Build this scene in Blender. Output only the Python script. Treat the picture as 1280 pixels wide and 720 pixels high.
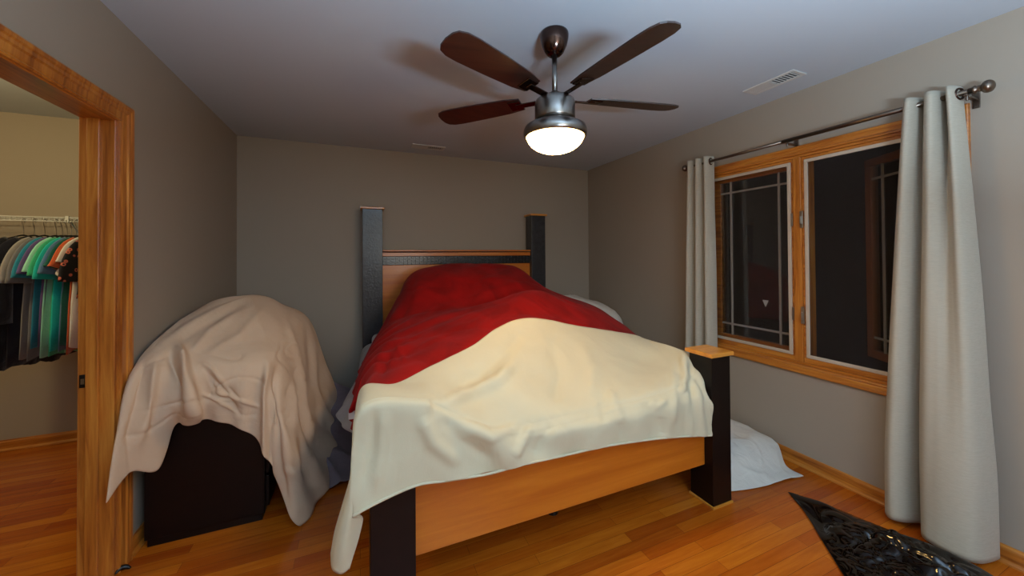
import bpy, bmesh, math, random
from mathutils import Vector, Matrix, noise
random.seed(7)
for o in list(bpy.data.objects): bpy.data.objects.remove(o)
S = bpy.context.scene
C = S.collection
# ------------------------------------------------------------------ camera
YAW, PITCH, ROLL, FPX, CY, CAMH = .3969, .01, -.0065, 454.425, 314.963, 1.3772
def _axes():
    c, s = math.cos(YAW), math.sin(YAW)
    f = Vector((s*math.cos(PITCH), c*math.cos(PITCH), math.sin(PITCH)))
    r = Vector((c, -s, 0)); u = r.cross(f)
    return r*math.cos(ROLL)+u*math.sin(ROLL), -r*math.sin(ROLL)+u*math.cos(ROLL), f
RT, UP, FW = _axes()
cam = bpy.data.cameras.new('camera'); camo = bpy.data.objects.new('camera', cam); C.objects.link(camo)
camo.matrix_world = Matrix(((RT.x, UP.x, -FW.x, 0), (RT.y, UP.y, -FW.y, 0), (RT.z, UP.z, -FW.z, CAMH), (0, 0, 0, 1)))
cam.sensor_fit = 'HORIZONTAL'; cam.sensor_width = 36; cam.lens = FPX/1280*36
cam.shift_y = -(360-CY)/1280; cam.clip_start = .02
S.camera = camo
def at(px, py, ax, val):                       # measured point of the place lying on the plane axis = val
    d = RT*((px-640)/FPX) - UP*((py-CY)/FPX) + FW
    O = Vector((0, 0, CAMH)); i = 'xyz'.index(ax)
    return O + d*((val-O[i])/d[i])
# ------------------------------------------------------------------ light and exposure
S.view_settings.view_transform = 'Standard'; S.view_settings.look = 'None'
S.view_settings.exposure = 0.0; S.view_settings.gamma = 1.0
S.view_settings.use_curve_mapping = False
W = bpy.data.worlds.new('night'); S.world = W; W.use_nodes = True
W.node_tree.nodes['Background'].inputs[0].default_value = (.0035, .0028, .0025, 1)
W.node_tree.nodes['Background'].inputs[1].default_value = 1.0
BOWL_E = 60.0
def lamp(name, kind, loc, energy, col, size=.3, rot=None, **k):
    l = bpy.data.lights.new(name, kind); o = bpy.data.objects.new(name, l); C.objects.link(o)
    o.location = loc; l.energy = energy; l.color = col
    if kind == 'POINT': l.shadow_soft_size = size
    if kind == 'AREA': l.shape = 'DISK'; l.size = size
    if rot: o.rotation_euler = rot
    for a, b in k.items(): setattr(l, a, b)
    return o
lamp('cool_uplight_behind_camera', 'AREA', (.55, -.70, 1.25), 220, (.54, .77, 1.0), .5, rot=(math.pi+.25, 0, 0))
lamp('neutral_fill_behind_camera', 'POINT', (.9, -.75, 1.45), 26, (1.0, .90, .78), .45)  # added fill light, unseen, with no fixture of its own
lamp('closet_lamp', 'POINT', (-2.2, 2.3, 2.20), 34, (1.0, .80, .42), .08)
# ------------------------------------------------------------------ room numbers
XL, XR, YB, YF, HC = -.984, 2.648, 3.834, -1.9, 2.44
# ------------------------------------------------------------------ materials
def rgb(h):
    h = h.lstrip('#'); v = [int(h[i:i+2], 16)/255 for i in (0, 2, 4)]
    return tuple((c/12.92 if c <= .04045 else ((c+.055)/1.055)**2.4) for c in v)+(1,)
class NT:
    def __init__(s, name):
        s.m = bpy.data.materials.new(name); s.m.use_nodes = True; s.t = s.m.node_tree
        s.b = s.t.nodes['Principled BSDF']; s.out = s.t.nodes['Material Output']
    def n(s, k, **p):
        o = s.t.nodes.new(k)
        for a, b in p.items():
            if hasattr(o, a): setattr(o, a, b)
            else: o.inputs[a].default_value = b
        return o
    def l(s, a, b): s.t.links.new(a, b)
    def set(s, **p):
        for a, b in p.items(): s.b.inputs[a.replace('_', ' ')].default_value = b
        return s
def inp(o, **p):
    for a, b in p.items(): o.inputs[a].default_value = b
    return o
def mat(name, col, rough=.5, metal=0, spec=.5, var=0, vscale=8, bump=0, bscale=60, bdist=.002, sheen=0, coat=0, stretch=(1, 1, 1), bdet=3):
    t = NT(name); c = rgb(col) if isinstance(col, str) else col
    t.set(Base_Color=c, Roughness=rough, Metallic=metal)
    t.b.inputs['Specular IOR Level'].default_value = spec
    if sheen: t.b.inputs['Sheen Weight'].default_value = sheen; t.b.inputs['Sheen Roughness'].default_value = .5
    if coat: t.b.inputs['Coat Weight'].default_value = coat; t.b.inputs['Coat Roughness'].default_value = .12
    tc = t.n('ShaderNodeTexCoord'); mp = t.n('ShaderNodeMapping'); t.l(tc.outputs['Object'], mp.inputs[0]); mp.inputs['Scale'].default_value = stretch
    if var:
        nz = inp(t.n('ShaderNodeTexNoise'), Scale=vscale, Detail=4); t.l(mp.outputs[0], nz.inputs['Vector'])
        rp = t.n('ShaderNodeValToRGB'); t.l(nz.outputs[0], rp.inputs[0])
        rp.color_ramp.elements[0].position = .3; rp.color_ramp.elements[1].position = .7
        rp.color_ramp.elements[0].color = tuple(x*(1-var) for x in c[:3])+(1,)
        rp.color_ramp.elements[1].color = tuple(min(1, x*(1+var)) for x in c[:3])+(1,)
        t.l(rp.outputs[0], t.b.inputs['Base Color'])
    if bump:
        nb = inp(t.n('ShaderNodeTexNoise'), Scale=bscale, Detail=bdet); t.l(mp.outputs[0], nb.inputs['Vector'])
        bp = inp(t.n('ShaderNodeBump'), Strength=bump, Distance=bdist); t.l(nb.outputs[0], bp.inputs['Height']); t.l(bp.outputs[0], t.b.inputs['Normal'])
    return t.m
def wood(name, c1, c2, c3, axis='z', rough=.3, scale=1.0, coat=.35):
    """straight oak grain running along the axis"""
    t = NT(name); t.set(Roughness=rough); t.b.inputs['Coat Weight'].default_value = coat; t.b.inputs['Coat Roughness'].default_value = .12
    tc = t.n('ShaderNodeTexCoord'); mp = t.n('ShaderNodeMapping'); t.l(tc.outputs['Object'], mp.inputs[0])
    sc = {'x': (.9, 16, 16), 'y': (16, .9, 16), 'z': (16, 16, .9)}[axis]
    mp.inputs['Scale'].default_value = tuple(q*scale for q in sc)
    n1 = inp(t.n('ShaderNodeTexNoise'), Scale=2.2, Detail=6, Roughness=.62, Distortion=.6); t.l(mp.outputs[0], n1.inputs['Vector'])
    rp = t.n('ShaderNodeValToRGB'); t.l(n1.outputs[0], rp.inputs[0]); e = rp.color_ramp.elements
    e[0].position = .33; e[0].color = rgb(c1); e[1].position = .68; e[1].color = rgb(c3)
    m = e.new(.5); m.color = rgb(c2)
    t.l(rp.outputs[0], t.b.inputs['Base Color'])
    bp = inp(t.n('ShaderNodeBump'), Strength=.15, Distance=.001); t.l(n1.outputs[0], bp.inputs['Height']); t.l(bp.outputs[0], t.b.inputs['Normal'])
    return t.m
def floor_mat():
    t = NT('oak_floor'); t.set(Roughness=.27); t.b.inputs['Coat Weight'].default_value = .25; t.b.inputs['Coat Roughness'].default_value = .2
    tc = t.n('ShaderNodeTexCoord')
    br = t.n('ShaderNodeTexBrick'); t.l(tc.outputs['Object'], br.inputs['Vector'])
    br.offset = .37; br.offset_frequency = 2
    inp(br, Color1=(0, 0, 0, 1), Color2=(1, 1, 1, 1), Mortar=(.5, .5, .5, 1), Scale=1.0)
    br.inputs['Mortar Size'].default_value = .0008; br.inputs['Mortar Smooth'].default_value = .1
    br.inputs['Brick Width'].default_value = .74; br.inputs['Row Height'].default_value = .0585; br.inputs['Bias'].default_value = 0
    rp = t.n('ShaderNodeValToRGB'); t.l(br.outputs['Color'], rp.inputs[0]); e = rp.color_ramp.elements
    e[0].position = 0; e[0].color = rgb('#a04a10'); e[1].position = 1; e[1].color = rgb('#c4701a')
    a = e.new(.35); a.color = rgb('#b25a12'); a = e.new(.7); a.color = rgb('#ba6416')
    mp = t.n('ShaderNodeMapping'); mp.inputs['Scale'].default_value = (1.6, 22, 1); t.l(tc.outputs['Object'], mp.inputs[0])
    nz = inp(t.n('ShaderNodeTexNoise'), Scale=2.4, Detail=6, Roughness=.6, Distortion=.5); t.l(mp.outputs[0], nz.inputs['Vector'])
    add = t.n('ShaderNodeVectorMath', operation='MULTIPLY_ADD')
    r2 = t.n('ShaderNodeValToRGB'); t.l(nz.outputs[0], r2.inputs[0]); e = r2.color_ramp.elements
    e[0].position = .32; e[0].color = (.70, .55, .42, 1); e[1].position = .66; e[1].color = (1.0, 1.0, 1.0, 1)
    mx = t.n('ShaderNodeMixRGB', blend_type='MULTIPLY'); mx.inputs[0].default_value = .75
    t.l(rp.outputs[0], mx.inputs[1]); t.l(r2.outputs[0], mx.inputs[2])
    m2 = t.n('ShaderNodeMixRGB', blend_type='MIX'); t.l(br.outputs['Fac'], m2.inputs[0]); t.l(mx.outputs[0], m2.inputs[1]); m2.inputs[2].default_value = rgb('#6a3612')
    t.l(m2.outputs[0], t.b.inputs['Base Color'])
    bp = inp(t.n('ShaderNodeBump'), Strength=.25, Distance=.0008); bp.invert = True; t.l(br.outputs['Fac'], bp.inputs['Height']); t.l(bp.outputs[0], t.b.inputs['Normal'])
    t.t.nodes.remove(add)
    return t.m
def cloth_mat(name, col, rough=.9, sheen=.3, weave=500, wr=0, wscale=9, wdist=.006, var=.04, vscale=5, stretch=(1, 1, 1)):
    """fabric: fine weave plus optional soft crumple in the bump"""
    t = NT(name); c = rgb(col); t.set(Base_Color=c, Roughness=rough); t.b.inputs['Specular IOR Level'].default_value = .15
    t.b.inputs['Sheen Weight'].default_value = sheen; t.b.inputs['Sheen Roughness'].default_value = .45
    tc = t.n('ShaderNodeTexCoord'); mp = t.n('ShaderNodeMapping'); mp.inputs['Scale'].default_value = stretch; t.l(tc.outputs['Object'], mp.inputs[0])
    nv = inp(t.n('ShaderNodeTexNoise'), Scale=vscale, Detail=5, Distortion=.8); t.l(mp.outputs[0], nv.inputs['Vector'])
    rp = t.n('ShaderNodeValToRGB'); t.l(nv.outputs[0], rp.inputs[0]); e = rp.color_ramp.elements
    e[0].position = .35; e[1].position = .65
    e[0].color = tuple(x*(1-var) for x in c[:3])+(1,); e[1].color = tuple(min(1, x*(1+var)) for x in c[:3])+(1,)
    t.l(rp.outputs[0], t.b.inputs['Base Color'])
    nb = inp(t.n('ShaderNodeTexNoise'), Scale=weave, Detail=2); t.l(tc.outputs['Object'], nb.inputs['Vector'])
    b1 = inp(t.n('ShaderNodeBump'), Strength=.25, Distance=.0015); t.l(nb.outputs[0], b1.inputs['Height'])
    if wr:
        nw = inp(t.n('ShaderNodeTexNoise'), Scale=wscale, Detail=3, Distortion=1.2); t.l(mp.outputs[0], nw.inputs['Vector'])
        b2 = inp(t.n('ShaderNodeBump'), Strength=wr, Distance=wdist); t.l(nw.outputs[0], b2.inputs['Height']); t.l(b1.outputs[0], b2.inputs['Normal']); t.l(b2.outputs[0], t.b.inputs['Normal'])
    else: t.l(b1.outputs[0], t.b.inputs['Normal'])
    return t.m
M = {}
M['wall'] = mat('taupe_wall_paint', '#9e9283', .62, spec=.3, bump=.12, bscale=220, bdist=.001)
M['ceil'] = mat('white_ceiling_paint', '#bcc4cc', .8, spec=.2, bump=.1, bscale=160, bdist=.001)
M['floor'] = floor_mat()
M['oak'] = wood('honey_oak', '#8a4a18', '#b46c26', '#cc8838')
M['oak_y'] = wood('honey_oak_along_wall', '#8a4a18', '#b46c26', '#cc8838', 'y')
M['oak_x'] = wood('honey_oak_across', '#8a4a18', '#b46c26', '#cc8838', 'x')
M['bedwood'] = wood('amber_veneer', '#b05c12', '#be6a18', '#ca7822', 'x', rough=.32, scale=.5, coat=.3)
M['cap'] = wood('amber_cap_wood', '#c07a26', '#d08a34', '#dd9c44', 'x', rough=.3, scale=.6)
M['espresso'] = mat('espresso_lacquer', '#0d0504', .42, spec=.3, var=.3, vscale=30, bump=.2, bscale=90, bdist=.001)
M['hide'] = mat('charcoal_hide', '#2a2a2c', .38, var=.35, vscale=24, bump=.7, bscale=55, bdist=.004, coat=.3)
M['weave'] = mat('black_woven_leather', '#14161a', .28, bump=.4, bscale=120, coat=.4)
M['dark'] = mat('dark_shadow_gap', '#0c0807', .7)
M['cream'] = cloth_mat('cream_fleece', '#c6bda0', sheen=.15, weave=260, wr=.5, wscale=5, wdist=.01, var=.02)
M['red'] = cloth_mat('red_plush', '#8e0b09', rough=.8, sheen=.03, weave=300, wr=.5, wscale=6, wdist=.010, var=.22, vscale=4, stretch=(1.3, .8, 1))
M['beige'] = cloth_mat('beige_cotton', '#cdb195', sheen=.03, weave=900, wr=.8, wscale=9, wdist=.006, var=.02)
M['whitesheet'] = cloth_mat('white_sheet', '#cfc9bd', sheen=.1, weave=700, wr=.9, wscale=10, wdist=.01)
M['greysheet'] = cloth_mat('grey_sheet', '#9c9a98', sheen=.1, weave=700, wr=.6, wscale=9, wdist=.008)
M['mauve'] = cloth_mat('mauve_sheet', '#75666a', sheen=.1, weave=700, wr=.9, wscale=9, wdist=.01)
M['curtain'] = cloth_mat('linen_curtain', '#aea797', sheen=.15, weave=420, var=.05, vscale=40, stretch=(1, 1, 7))
M['mattress'] = cloth_mat('mattress_ticking', '#bdb9b0', weave=500)
M['steel'] = mat('brushed_nickel', '#8f8b86', .28, 1, bump=.1, bscale=300, stretch=(1, 1, .02))
M['bronze'] = mat('dark_polished_bronze', '#54413a', .16, 1)
M['rod'] = mat('pewter_rod', '#7a6c60', .3, 1)
M['blade'] = wood('dark_walnut_blade', '#20110c', '#2c1810', '#382016', 'x', rough=.35)
M['whitemetal'] = mat('white_enamel', '#c9c8c4', .4)
M['black'] = mat('black_plastic', '#0b0b0c', .35)
M['screenframe'] = mat('taupe_screen_frame', '#c8baa8', .45, .2)
M['brownsash'] = mat('brown_exterior_sash', '#8a5434', .5)
M['muntin'] = mat('grille_bar', '#a89e92', .5)
M['hinge'] = mat('zinc_hinge', '#aaa6a0', .3, 1)
M['ground'] = mat('night_lawn', '#141a10', .95, var=.4, bump=.5, bscale=30)
t = NT('lit_frosted_bowl'); t.b.inputs['Emission Color'].default_value = (1.0, .61, .20, 1); t.b.inputs['Emission Strength'].default_value = BOWL_E
t.set(Base_Color=(.9, .85, .7, 1), Roughness=.3); M['bowl'] = t.m
t = NT('window_glass'); t.t.nodes.remove(t.b)
g = inp(t.n('ShaderNodeBsdfGlossy'), Roughness=.01, Color=(.9, .95, 1, 1)); tr = inp(t.n('ShaderNodeBsdfTransparent'), Color=(.86, .9, .88, 1))
fr = inp(t.n('ShaderNodeFresnel'), IOR=1.6); mx = t.n('ShaderNodeMixShader'); t.l(fr.outputs[0], mx.inputs[0]); t.l(tr.outputs[0], mx.inputs[1]); t.l(g.outputs[0], mx.inputs[2]); t.l(mx.outputs[0], t.out.inputs[0]); M['glass'] = t.m
t = NT('insect_mesh'); t.t.nodes.remove(t.b)
d = inp(t.n('ShaderNodeBsdfDiffuse'), Color=(.06, .05, .045, 1)); tr = inp(t.n('ShaderNodeBsdfTransparent'), Color=(1, 1, 1, 1)); mx = inp(t.n('ShaderNodeMixShader'), Fac=.16)
t.l(tr.outputs[0], mx.inputs[1]); t.l(d.outputs[0], mx.inputs[2]); t.l(mx.outputs[0], t.out.inputs[0]); M['mesh'] = t.m
M['bag'] = mat('black_bin_liner', '#090504', .12, spec=.6, bump=.25, bscale=7, bdist=.02, bdet=1)
# ------------------------------------------------------------------ helpers
def obj(name, bm, m, parent=None, smooth=False, bevel=0, seg=2, solid=0, sub=0, soff=-1):
    me = bpy.data.meshes.new(name)
    if isinstance(bm, bmesh.types.BMesh):
        bmesh.ops.recalc_face_normals(bm, faces=bm.faces); bm.to_mesh(me); bm.free()
    o = bpy.data.objects.new(name, me); C.objects.link(o); me.materials.append(m)
    if smooth:
        for p in me.polygons: p.use_smooth = True
    if parent:
        o.parent = parent; o.matrix_parent_inverse = Matrix.Identity(4)
        me.transform(Matrix.Translation(-Vector(parent_loc(parent))))
    if bevel:
        b = o.modifiers.new('b', 'BEVEL'); b.width = bevel; b.segments = seg; b.limit_method = 'ANGLE'
    if solid:
        b = o.modifiers.new('s', 'SOLIDIFY'); b.thickness = solid; b.offset = soff
    if sub:
        b = o.modifiers.new('u', 'SUBSURF'); b.levels = sub; b.render_levels = sub
    return o
def parent_loc(p):
    v = Vector(p.location)
    while p.parent: p = p.parent; v += Vector(p.location)
    return v
def tag(o, label, cat, group=None):
    o['label'] = label; o['category'] = cat
    if group: o['group'] = group
    return o
def thing(name, label, cat, loc, group=None):
    o = bpy.data.objects.new(name, None); C.objects.link(o); o.location = loc; o.empty_display_size = .05
    return tag(o, label, cat, group)
def struct(name, bm, m, **k):
    o = obj(name, bm, m, **k); o['kind'] = 'structure'; return o
def B(): return bmesh.new()
def box(bm, x0, x1, y0, y1, z0, z1):
    v = [bm.verts.new((x, y, z)) for x in (x0, x1) for y in (y0, y1) for z in (z0, z1)]
    for f in ((0, 1, 3, 2), (4, 6, 7, 5), (0, 4, 5, 1), (2, 3, 7, 6), (0, 2, 6, 4), (1, 5, 7, 3)): bm.faces.new([v[i] for i in f])
    return bm
def tube(bm, pts, r, n=12, cap=True):
    pts = [Vector(p) for p in pts]; rings = []
    rs = r if isinstance(r, (list, tuple)) else [r]*len(pts)
    ref = None
    for i, p in enumerate(pts):
        d = (pts[min(i+1, len(pts)-1)]-pts[max(i-1, 0)]).normalized()
        if ref is None: ref = Vector((0, 0, 1)) if abs(d.z) < .9 else Vector((1, 0, 0))
        a = d.cross(ref).normalized(); b = d.cross(a).normalized(); ref = a.cross(d).normalized() if False else ref
        rings.append([bm.verts.new(p+(a*math.cos(2*math.pi*k/n)+b*math.sin(2*math.pi*k/n))*rs[i]) for k in range(n)])
    for i in range(len(rings)-1):
        for k in range(n): bm.faces.new((rings[i][k], rings[i][(k+1) % n], rings[i+1][(k+1) % n], rings[i+1][k]))
    if cap: bm.faces.new(rings[0]); bm.faces.new(rings[-1][::-1])
    return bm
def lathe(bm, prof, cx, cy, n=48, axis='z'):
    """prof = [(radius, height)] about a vertical (or y) axis through cx, cy"""
    rings = []
    for r, z in prof:
        ring = []
        for k in range(n):
            a = 2*math.pi*k/n
            ring.append(bm.verts.new((cx+r*math.cos(a), cy+r*math.sin(a), z) if axis == 'z' else (cx+r*math.cos(a), z, cy+r*math.sin(a))))
        rings.append(ring)
    for i in range(len(rings)-1):
        for k in range(n): bm.faces.new((rings[i][k], rings[i][(k+1) % n], rings[i+1][(k+1) % n], rings[i+1][k]))
    if prof[0][0] > 1e-5: bm.faces.new(rings[0])
    if prof[-1][0] > 1e-5: bm.faces.new(rings[-1][::-1])
    bmesh.ops.remove_doubles(bm, verts=bm.verts, dist=1e-6)
    return bm
def cr(p0, p1, p2, p3, t):
    return .5*((2*p1)+(p2-p0)*t+(2*p0-5*p1+4*p2-p3)*t*t+(3*p1-p0-3*p2+p3)*t*t*t)
def spline(pts, n, closed=False):
    pts = [Vector(p) for p in pts]; N = len(pts); out = []
    segs = N if closed else N-1
    for i in range(n+(0 if closed else 1)):
        u = i/n*segs; k = min(int(u), segs-1); t = u-k
        if closed: q = [pts[(k+j) % N] for j in (-1, 0, 1, 2)]
        else:
            q = [pts[max(k-1, 0)], pts[k], pts[min(k+1, N-1)], pts[min(k+2, N-1)]]
            if k == 0: q[0] = 2*pts[0]-pts[1]
            if k+2 > N-1: q[3] = 2*pts[-1]-pts[-2]
        out.append(cr(*q, t))
    return out
def loft(rows, nu, nv, closed=False, disp=None):
    """smooth sheet through a net of points; disp(u, v, p) gives an offset along the normal"""
    R = [spline(r, nu, closed) for r in rows]
    cols = [spline([r[i] for r in R], nv) for i in range(len(R[0]))]
    G = [[cols[i][j] for i in range(len(cols))] for j in range(nv+1)]
    m = len(cols)
    if disp:
        H = [[p.copy() for p in r] for r in G]
        for j in range(nv+1):
            for i in range(m):
                a = G[j][(i+1) % m if closed else min(i+1, m-1)]-G[j][(i-1) % m if closed else max(i-1, 0)]
                b = G[min(j+1, nv)][i]-G[max(j-1, 0)][i]
                nn = a.cross(b)
                if nn.length > 1e-9: nn.normalize()
                d = disp(i/(m if closed else m-1), j/nv, G[j][i])
                H[j][i] = G[j][i] + (d if isinstance(d, Vector) else nn*d)
        G = H
    bm = B(); V = [[bm.verts.new(p) for p in r] for r in G]
    for j in range(nv):
        for i in range(m if closed else m-1): bm.faces.new((V[j][i], V[j][(i+1) % m], V[j+1][(i+1) % m], V[j+1][i]))
    return bm
def nz(p, s=1, seed=0): return noise.noise(Vector((p[0]*s+seed*13.7, p[1]*s-seed*7.1, p[2]*s+seed*3.3)))
def sst(a, b, x):
    t = max(0, min(1, (x-a)/(b-a))); return t*t*(3-2*t)
def ridge(p, s, seed=0, pw=3): return (1-abs(nz(p, s, seed))*2)**pw if abs(nz(p, s, seed)) < .5 else 0
# ------------------------------------------------------------------ room shell
T = .112
WY0, WY1, WZ0, WZ1 = .790, 2.150, .655, 2.025            # window opening
DY0, DY1, DZ1 = 1.30, 2.145, 1.995                        # doorway
CX0 = -3.1; CY0 = 1.75                                    # closet
struct('floor', box(B(), CX0-.1, XR+.16, YF-.1, YB+.1, -.08, 0), M['floor'])
struct('ceiling', box(B(), CX0-.1, XR+.16, YF-.1, YB+.1, HC, HC+.08), M['ceil'])
struct('wall_back', box(B(), CX0-.1, XR+.16, YB, YB+.1, 0, HC), M['wall'])
struct('wall_front', box(B(), XL-T, XR+.16, YF-.1, YF, 0, HC), M['wall'])
bm = B(); box(bm, XL-T, XL, YF, DY0, 0, HC); box(bm, XL-T, XL, DY1, YB, 0, HC); box(bm, XL-T, XL, DY0, DY1, DZ1, HC)
struct('wall_left', bm, M['wall'])
bm = B(); XW = XR+.15
box(bm, XR, XW, YF, WY0, 0, HC); box(bm, XR, XW, WY1, YB, 0, HC); box(bm, XR, XW, WY0, WY1, 0, WZ0); box(bm, XR, XW, WY0, WY1, WZ1, HC)
struct('wall_right', bm, M['wall'])
bm = B(); box(bm, CX0-.1, CX0, .9, YB, 0, HC); box(bm, CX0, XL-T, .8, .9, 0, HC)
struct('wall_closet', bm, M['wall'])
bm = B(); box(bm, XR+.16, XR+9, -5, 9, -3.2, -3.1); struct('ground_outside', bm, M['ground'])
def molding(prof, p0, p1, inward, nm, m):
    """prof = [(out, z)] swept from p0 to p1"""
    bm = B(); p0 = Vector(p0); p1 = Vector(p1); inward = Vector(inward)
    a = [bm.verts.new(p0+inward*o+Vector((0, 0, z))) for o, z in prof]; b = [bm.verts.new(p1+inward*o+Vector((0, 0, z))) for o, z in prof]
    n = len(prof)
    for i in range(n): bm.faces.new((a[i], a[(i+1) % n], b[(i+1) % n], b[i]))
    bm.faces.new(a); bm.faces.new(b[::-1])
    return struct(nm, bm, m)
BP = [(0, 0), (.024, 0), (.024, .008), (.018, .016), (.013, .019), (.013, .058), (.010, .066), (.006, .072), (.004, .078), (0, .078)]
molding(BP, (XR, YF, 0), (XR, YB, 0), (-1, 0, 0), 'baseboard_right', M['oak_y'])
molding(BP, (XL, YB, 0), (XR, YB, 0), (0, -1, 0), 'baseboard_back', M['oak_x'])
molding(BP, (XL, DY1+.09, 0), (XL, YB, 0), (1, 0, 0), 'baseboard_left', M['oak_y'])
molding(BP, (XL, YF, 0), (XL, DY0-.09, 0), (1, 0, 0), 'baseboard_left_near', M['oak_y'])
molding(BP, (CX0, YB, 0), (XL-T, YB, 0), (0, -1, 0), 'baseboard_closet', M['oak_x'])
# doorway into the closet
def sroot(name):
    o = bpy.data.objects.new(name, None); C.objects.link(o); o['kind'] = 'structure'; return o
def casing_run(bm, path, prof, out):
    """mitred casing; path = corner points (inner edge) with outward directions, prof = [(across, thick)]"""
    rings = []
    for p, dr in path: rings.append([bm.verts.new(Vector(p)+Vector(dr)*a+Vector(out)*t) for a, t in prof])
    n = len(prof)
    for i in range(len(rings)-1):
        for k in range(n-1): bm.faces.new((rings[i][k], rings[i][k+1], rings[i+1][k+1], rings[i+1][k]))
    return bm
CP = [(0, -.005), (0, .010), (.006, .014), (.012, .010), (.016, .012), (.040, .014), (.046, .019), (.058, .019), (.064, .023), (.076, .024), (.082, .020), (.084, -.005)]
door = sroot('door_1')
bm = casing_run(B(), [((XL, DY1, 0), (0, 1, 0)), ((XL, DY1, DZ1-.012), (0, 1, 1)), ((XL, DY0, DZ1-.012), (0, -1, 1)), ((XL, DY0, 0), (0, -1, 0))], CP, (1, 0, 0))
obj('casing', bm, M['oak'], door)
bm = casing_run(B(), [((XL-T, DY1, 0), (0, 1, 0)), ((XL-T, DY1, DZ1-.012), (0, 1, 1)), ((XL-T, DY0, DZ1-.012), (0, -1, 1)), ((XL-T, DY0, 0), (0, -1, 0))], CP, (-1, 0, 0))
obj('closet_side_casing', bm, M['oak'], door)
bm = B(); box(bm, XL-T-.002, XL+.002, DY1-.018, DY1+.001, 0, DZ1-.0); box(bm, XL-T-.002, XL+.002, DY0-.001, DY0+.018, 0, DZ1)
obj('jamb', bm, M['oak'], door, bevel=.002)
bm = B(); box(bm, XL-T-.002, XL+.002, DY0+.018, DY1-.018, DZ1-.018, DZ1+.001); obj('head_jamb', bm, M['oak_y'], door, bevel=.002)
bm = B(); box(bm, XL-.085, XL-.045, DY1-.030, DY1-.018, 0, DZ1-.018); box(bm, XL-.085, XL-.045, DY0+.018, DY0+.030, 0, DZ1-.018); obj('door_stop', bm, M['oak'], door, bevel=.002)
bm = B(); box(bm, XL-.108, XL-.086, DY1-.0205, DY1-.0175, .83, .885); obj('strike_plate', bm, M['black'], door, bevel=.001)
bm = B(); box(bm, XL-.103, XL-.092, DY1-.0215, DY1-.0195, .845, .868); obj('strike_plate_hole', bm, M['hinge'], door)
# ------------------------------------------------------------------ window
win = sroot('window_1'); YM = 1.472
CW = [(0, -.004), (0, .012), (.008, .016), (.016, .012), (.022, .015), (.036, .016), (.042, .020), (.052, .021), (.056, .018), (.058, -.004)]
a0, a1, b0, b1 = WY0+.003, WY1-.003, WZ0+.003, WZ1-.003
bm = casing_run(B(), [((XR, a0, b0), (0, -1, -1)), ((XR, a1, b0), (0, 1, -1)), ((XR, a1, b1), (0, 1, 1)), ((XR, a0, b1), (0, -1, 1)), ((XR, a0, b0), (0, -1, -1))], CW, (-1, 0, 0))
obj('casing', bm, M['oak_y'], win)
bm = B(); XO = XR+.145
box(bm, XR-.002, XO, a0, a1, b0, b0+.016); box(bm, XR-.002, XO, a0, a1, b1-.016, b1)
box(bm, XR-.002, XO, a0, a0+.016, b0+.016, b1-.016); box(bm, XR-.002, XO, a1-.016, a1, b0+.016, b1-.016); obj('jamb', bm, M['oak_y'], win, bevel=.002)
bm = B(); fx0, fx1 = XR+.006, XR+.05
for (p, q) in ((a0+.016, YM-.024), (YM+.024, a1-.016)):
    box(bm, fx0, fx1, p, q, b0+.016, b0+.050); box(bm, fx0, fx1, p, q, b1-.036, b1-.016)
    box(bm, fx0, fx1, p, p+.016, b0+.05, b1-.036); box(bm, fx0, fx1, q-.016, q, b0+.05, b1-.036)
obj('window_frame', bm, M['oak_y'], win, bevel=.003)
bm = B(); box(bm, XR-.006, XO, YM-.024, YM+.024, b0+.016, b1-.016); obj('mullion', bm, M['oak'], win, bevel=.004)
for (p, q) in ((a0+.032, YM-.040), (YM+.040, a1-.032)):
    z0, z1, w = b0+.050, b1-.036, .021
    bm = B(); x0, x1 = XR-.001, XR+.011
    box(bm, x0, x1, p, q, z0, z0+w); box(bm, x0, x1, p, q, z1-w, z1); box(bm, x0, x1, p, p+w, z0+w, z1-w); box(bm, x0, x1, q-w, q, z0+w, z1-w)
    fr_ = obj('screen_frame', bm, M['screenframe'], win, bevel=.002)
    bm = B(); box(bm, XR+.004, XR+.005, p+w, q-w, z0+w, z1-w); obj('insect_screen', bm, M['mesh'], fr_)
def sash(parent, hinge, L, ang, left=False):
    """casement sash hinged at the right (small y) side, ang = opening angle outwards"""
    z0, z1 = b0+.030, b1-.020; w = .05; th = .036
    def tr(bm):
        for v in bm.verts:
            y, x = v.co.y, v.co.x
            v.co.y = hinge[1]+y*math.cos(ang)-x*math.sin(ang)*0 + (-x)*math.sin(ang)
            v.co.x = hinge[0]+y*math.sin(ang)+x*math.cos(ang)
        return bm
    bm = B(); box(bm, 0, th, 0, L, z0, z0+w); box(bm, 0, th, 0, L, z1-w, z1); box(bm, 0, th, 0, w, z0+w, z1-w); box(bm, 0, th, L-w, L, z0+w, z1-w)
    s = obj('sash', tr(bm), M['brownsash'] if not left else M['oak_y'], parent, bevel=.003)
    bm = B(); box(bm, .014, .020, w-.002, L-w+.002, z0+w-.002, z1-w+.002); obj('pane', tr(bm), M['glass'], s)
    bm = B(); g = .014
    for yy in (w+.085, L-w-.085): box(bm, .006, .013, yy-g/2, yy+g/2, z0+w, z1-w)
    for zz in (z0+w+.085, z1-w-.085): box(bm, .0062, .0128, w, L-w, zz-g/2, zz+g/2)
    obj('grille', tr(bm), M['muntin'], s)
    return s
sash(win, (XR+.075, YM+.028, 0), a1-.018-(YM+.028), 0, True)
sash(win, (XR+.150, a0+.018, 0), YM-.028-(a0+.018), math.radians(33.5))
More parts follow.
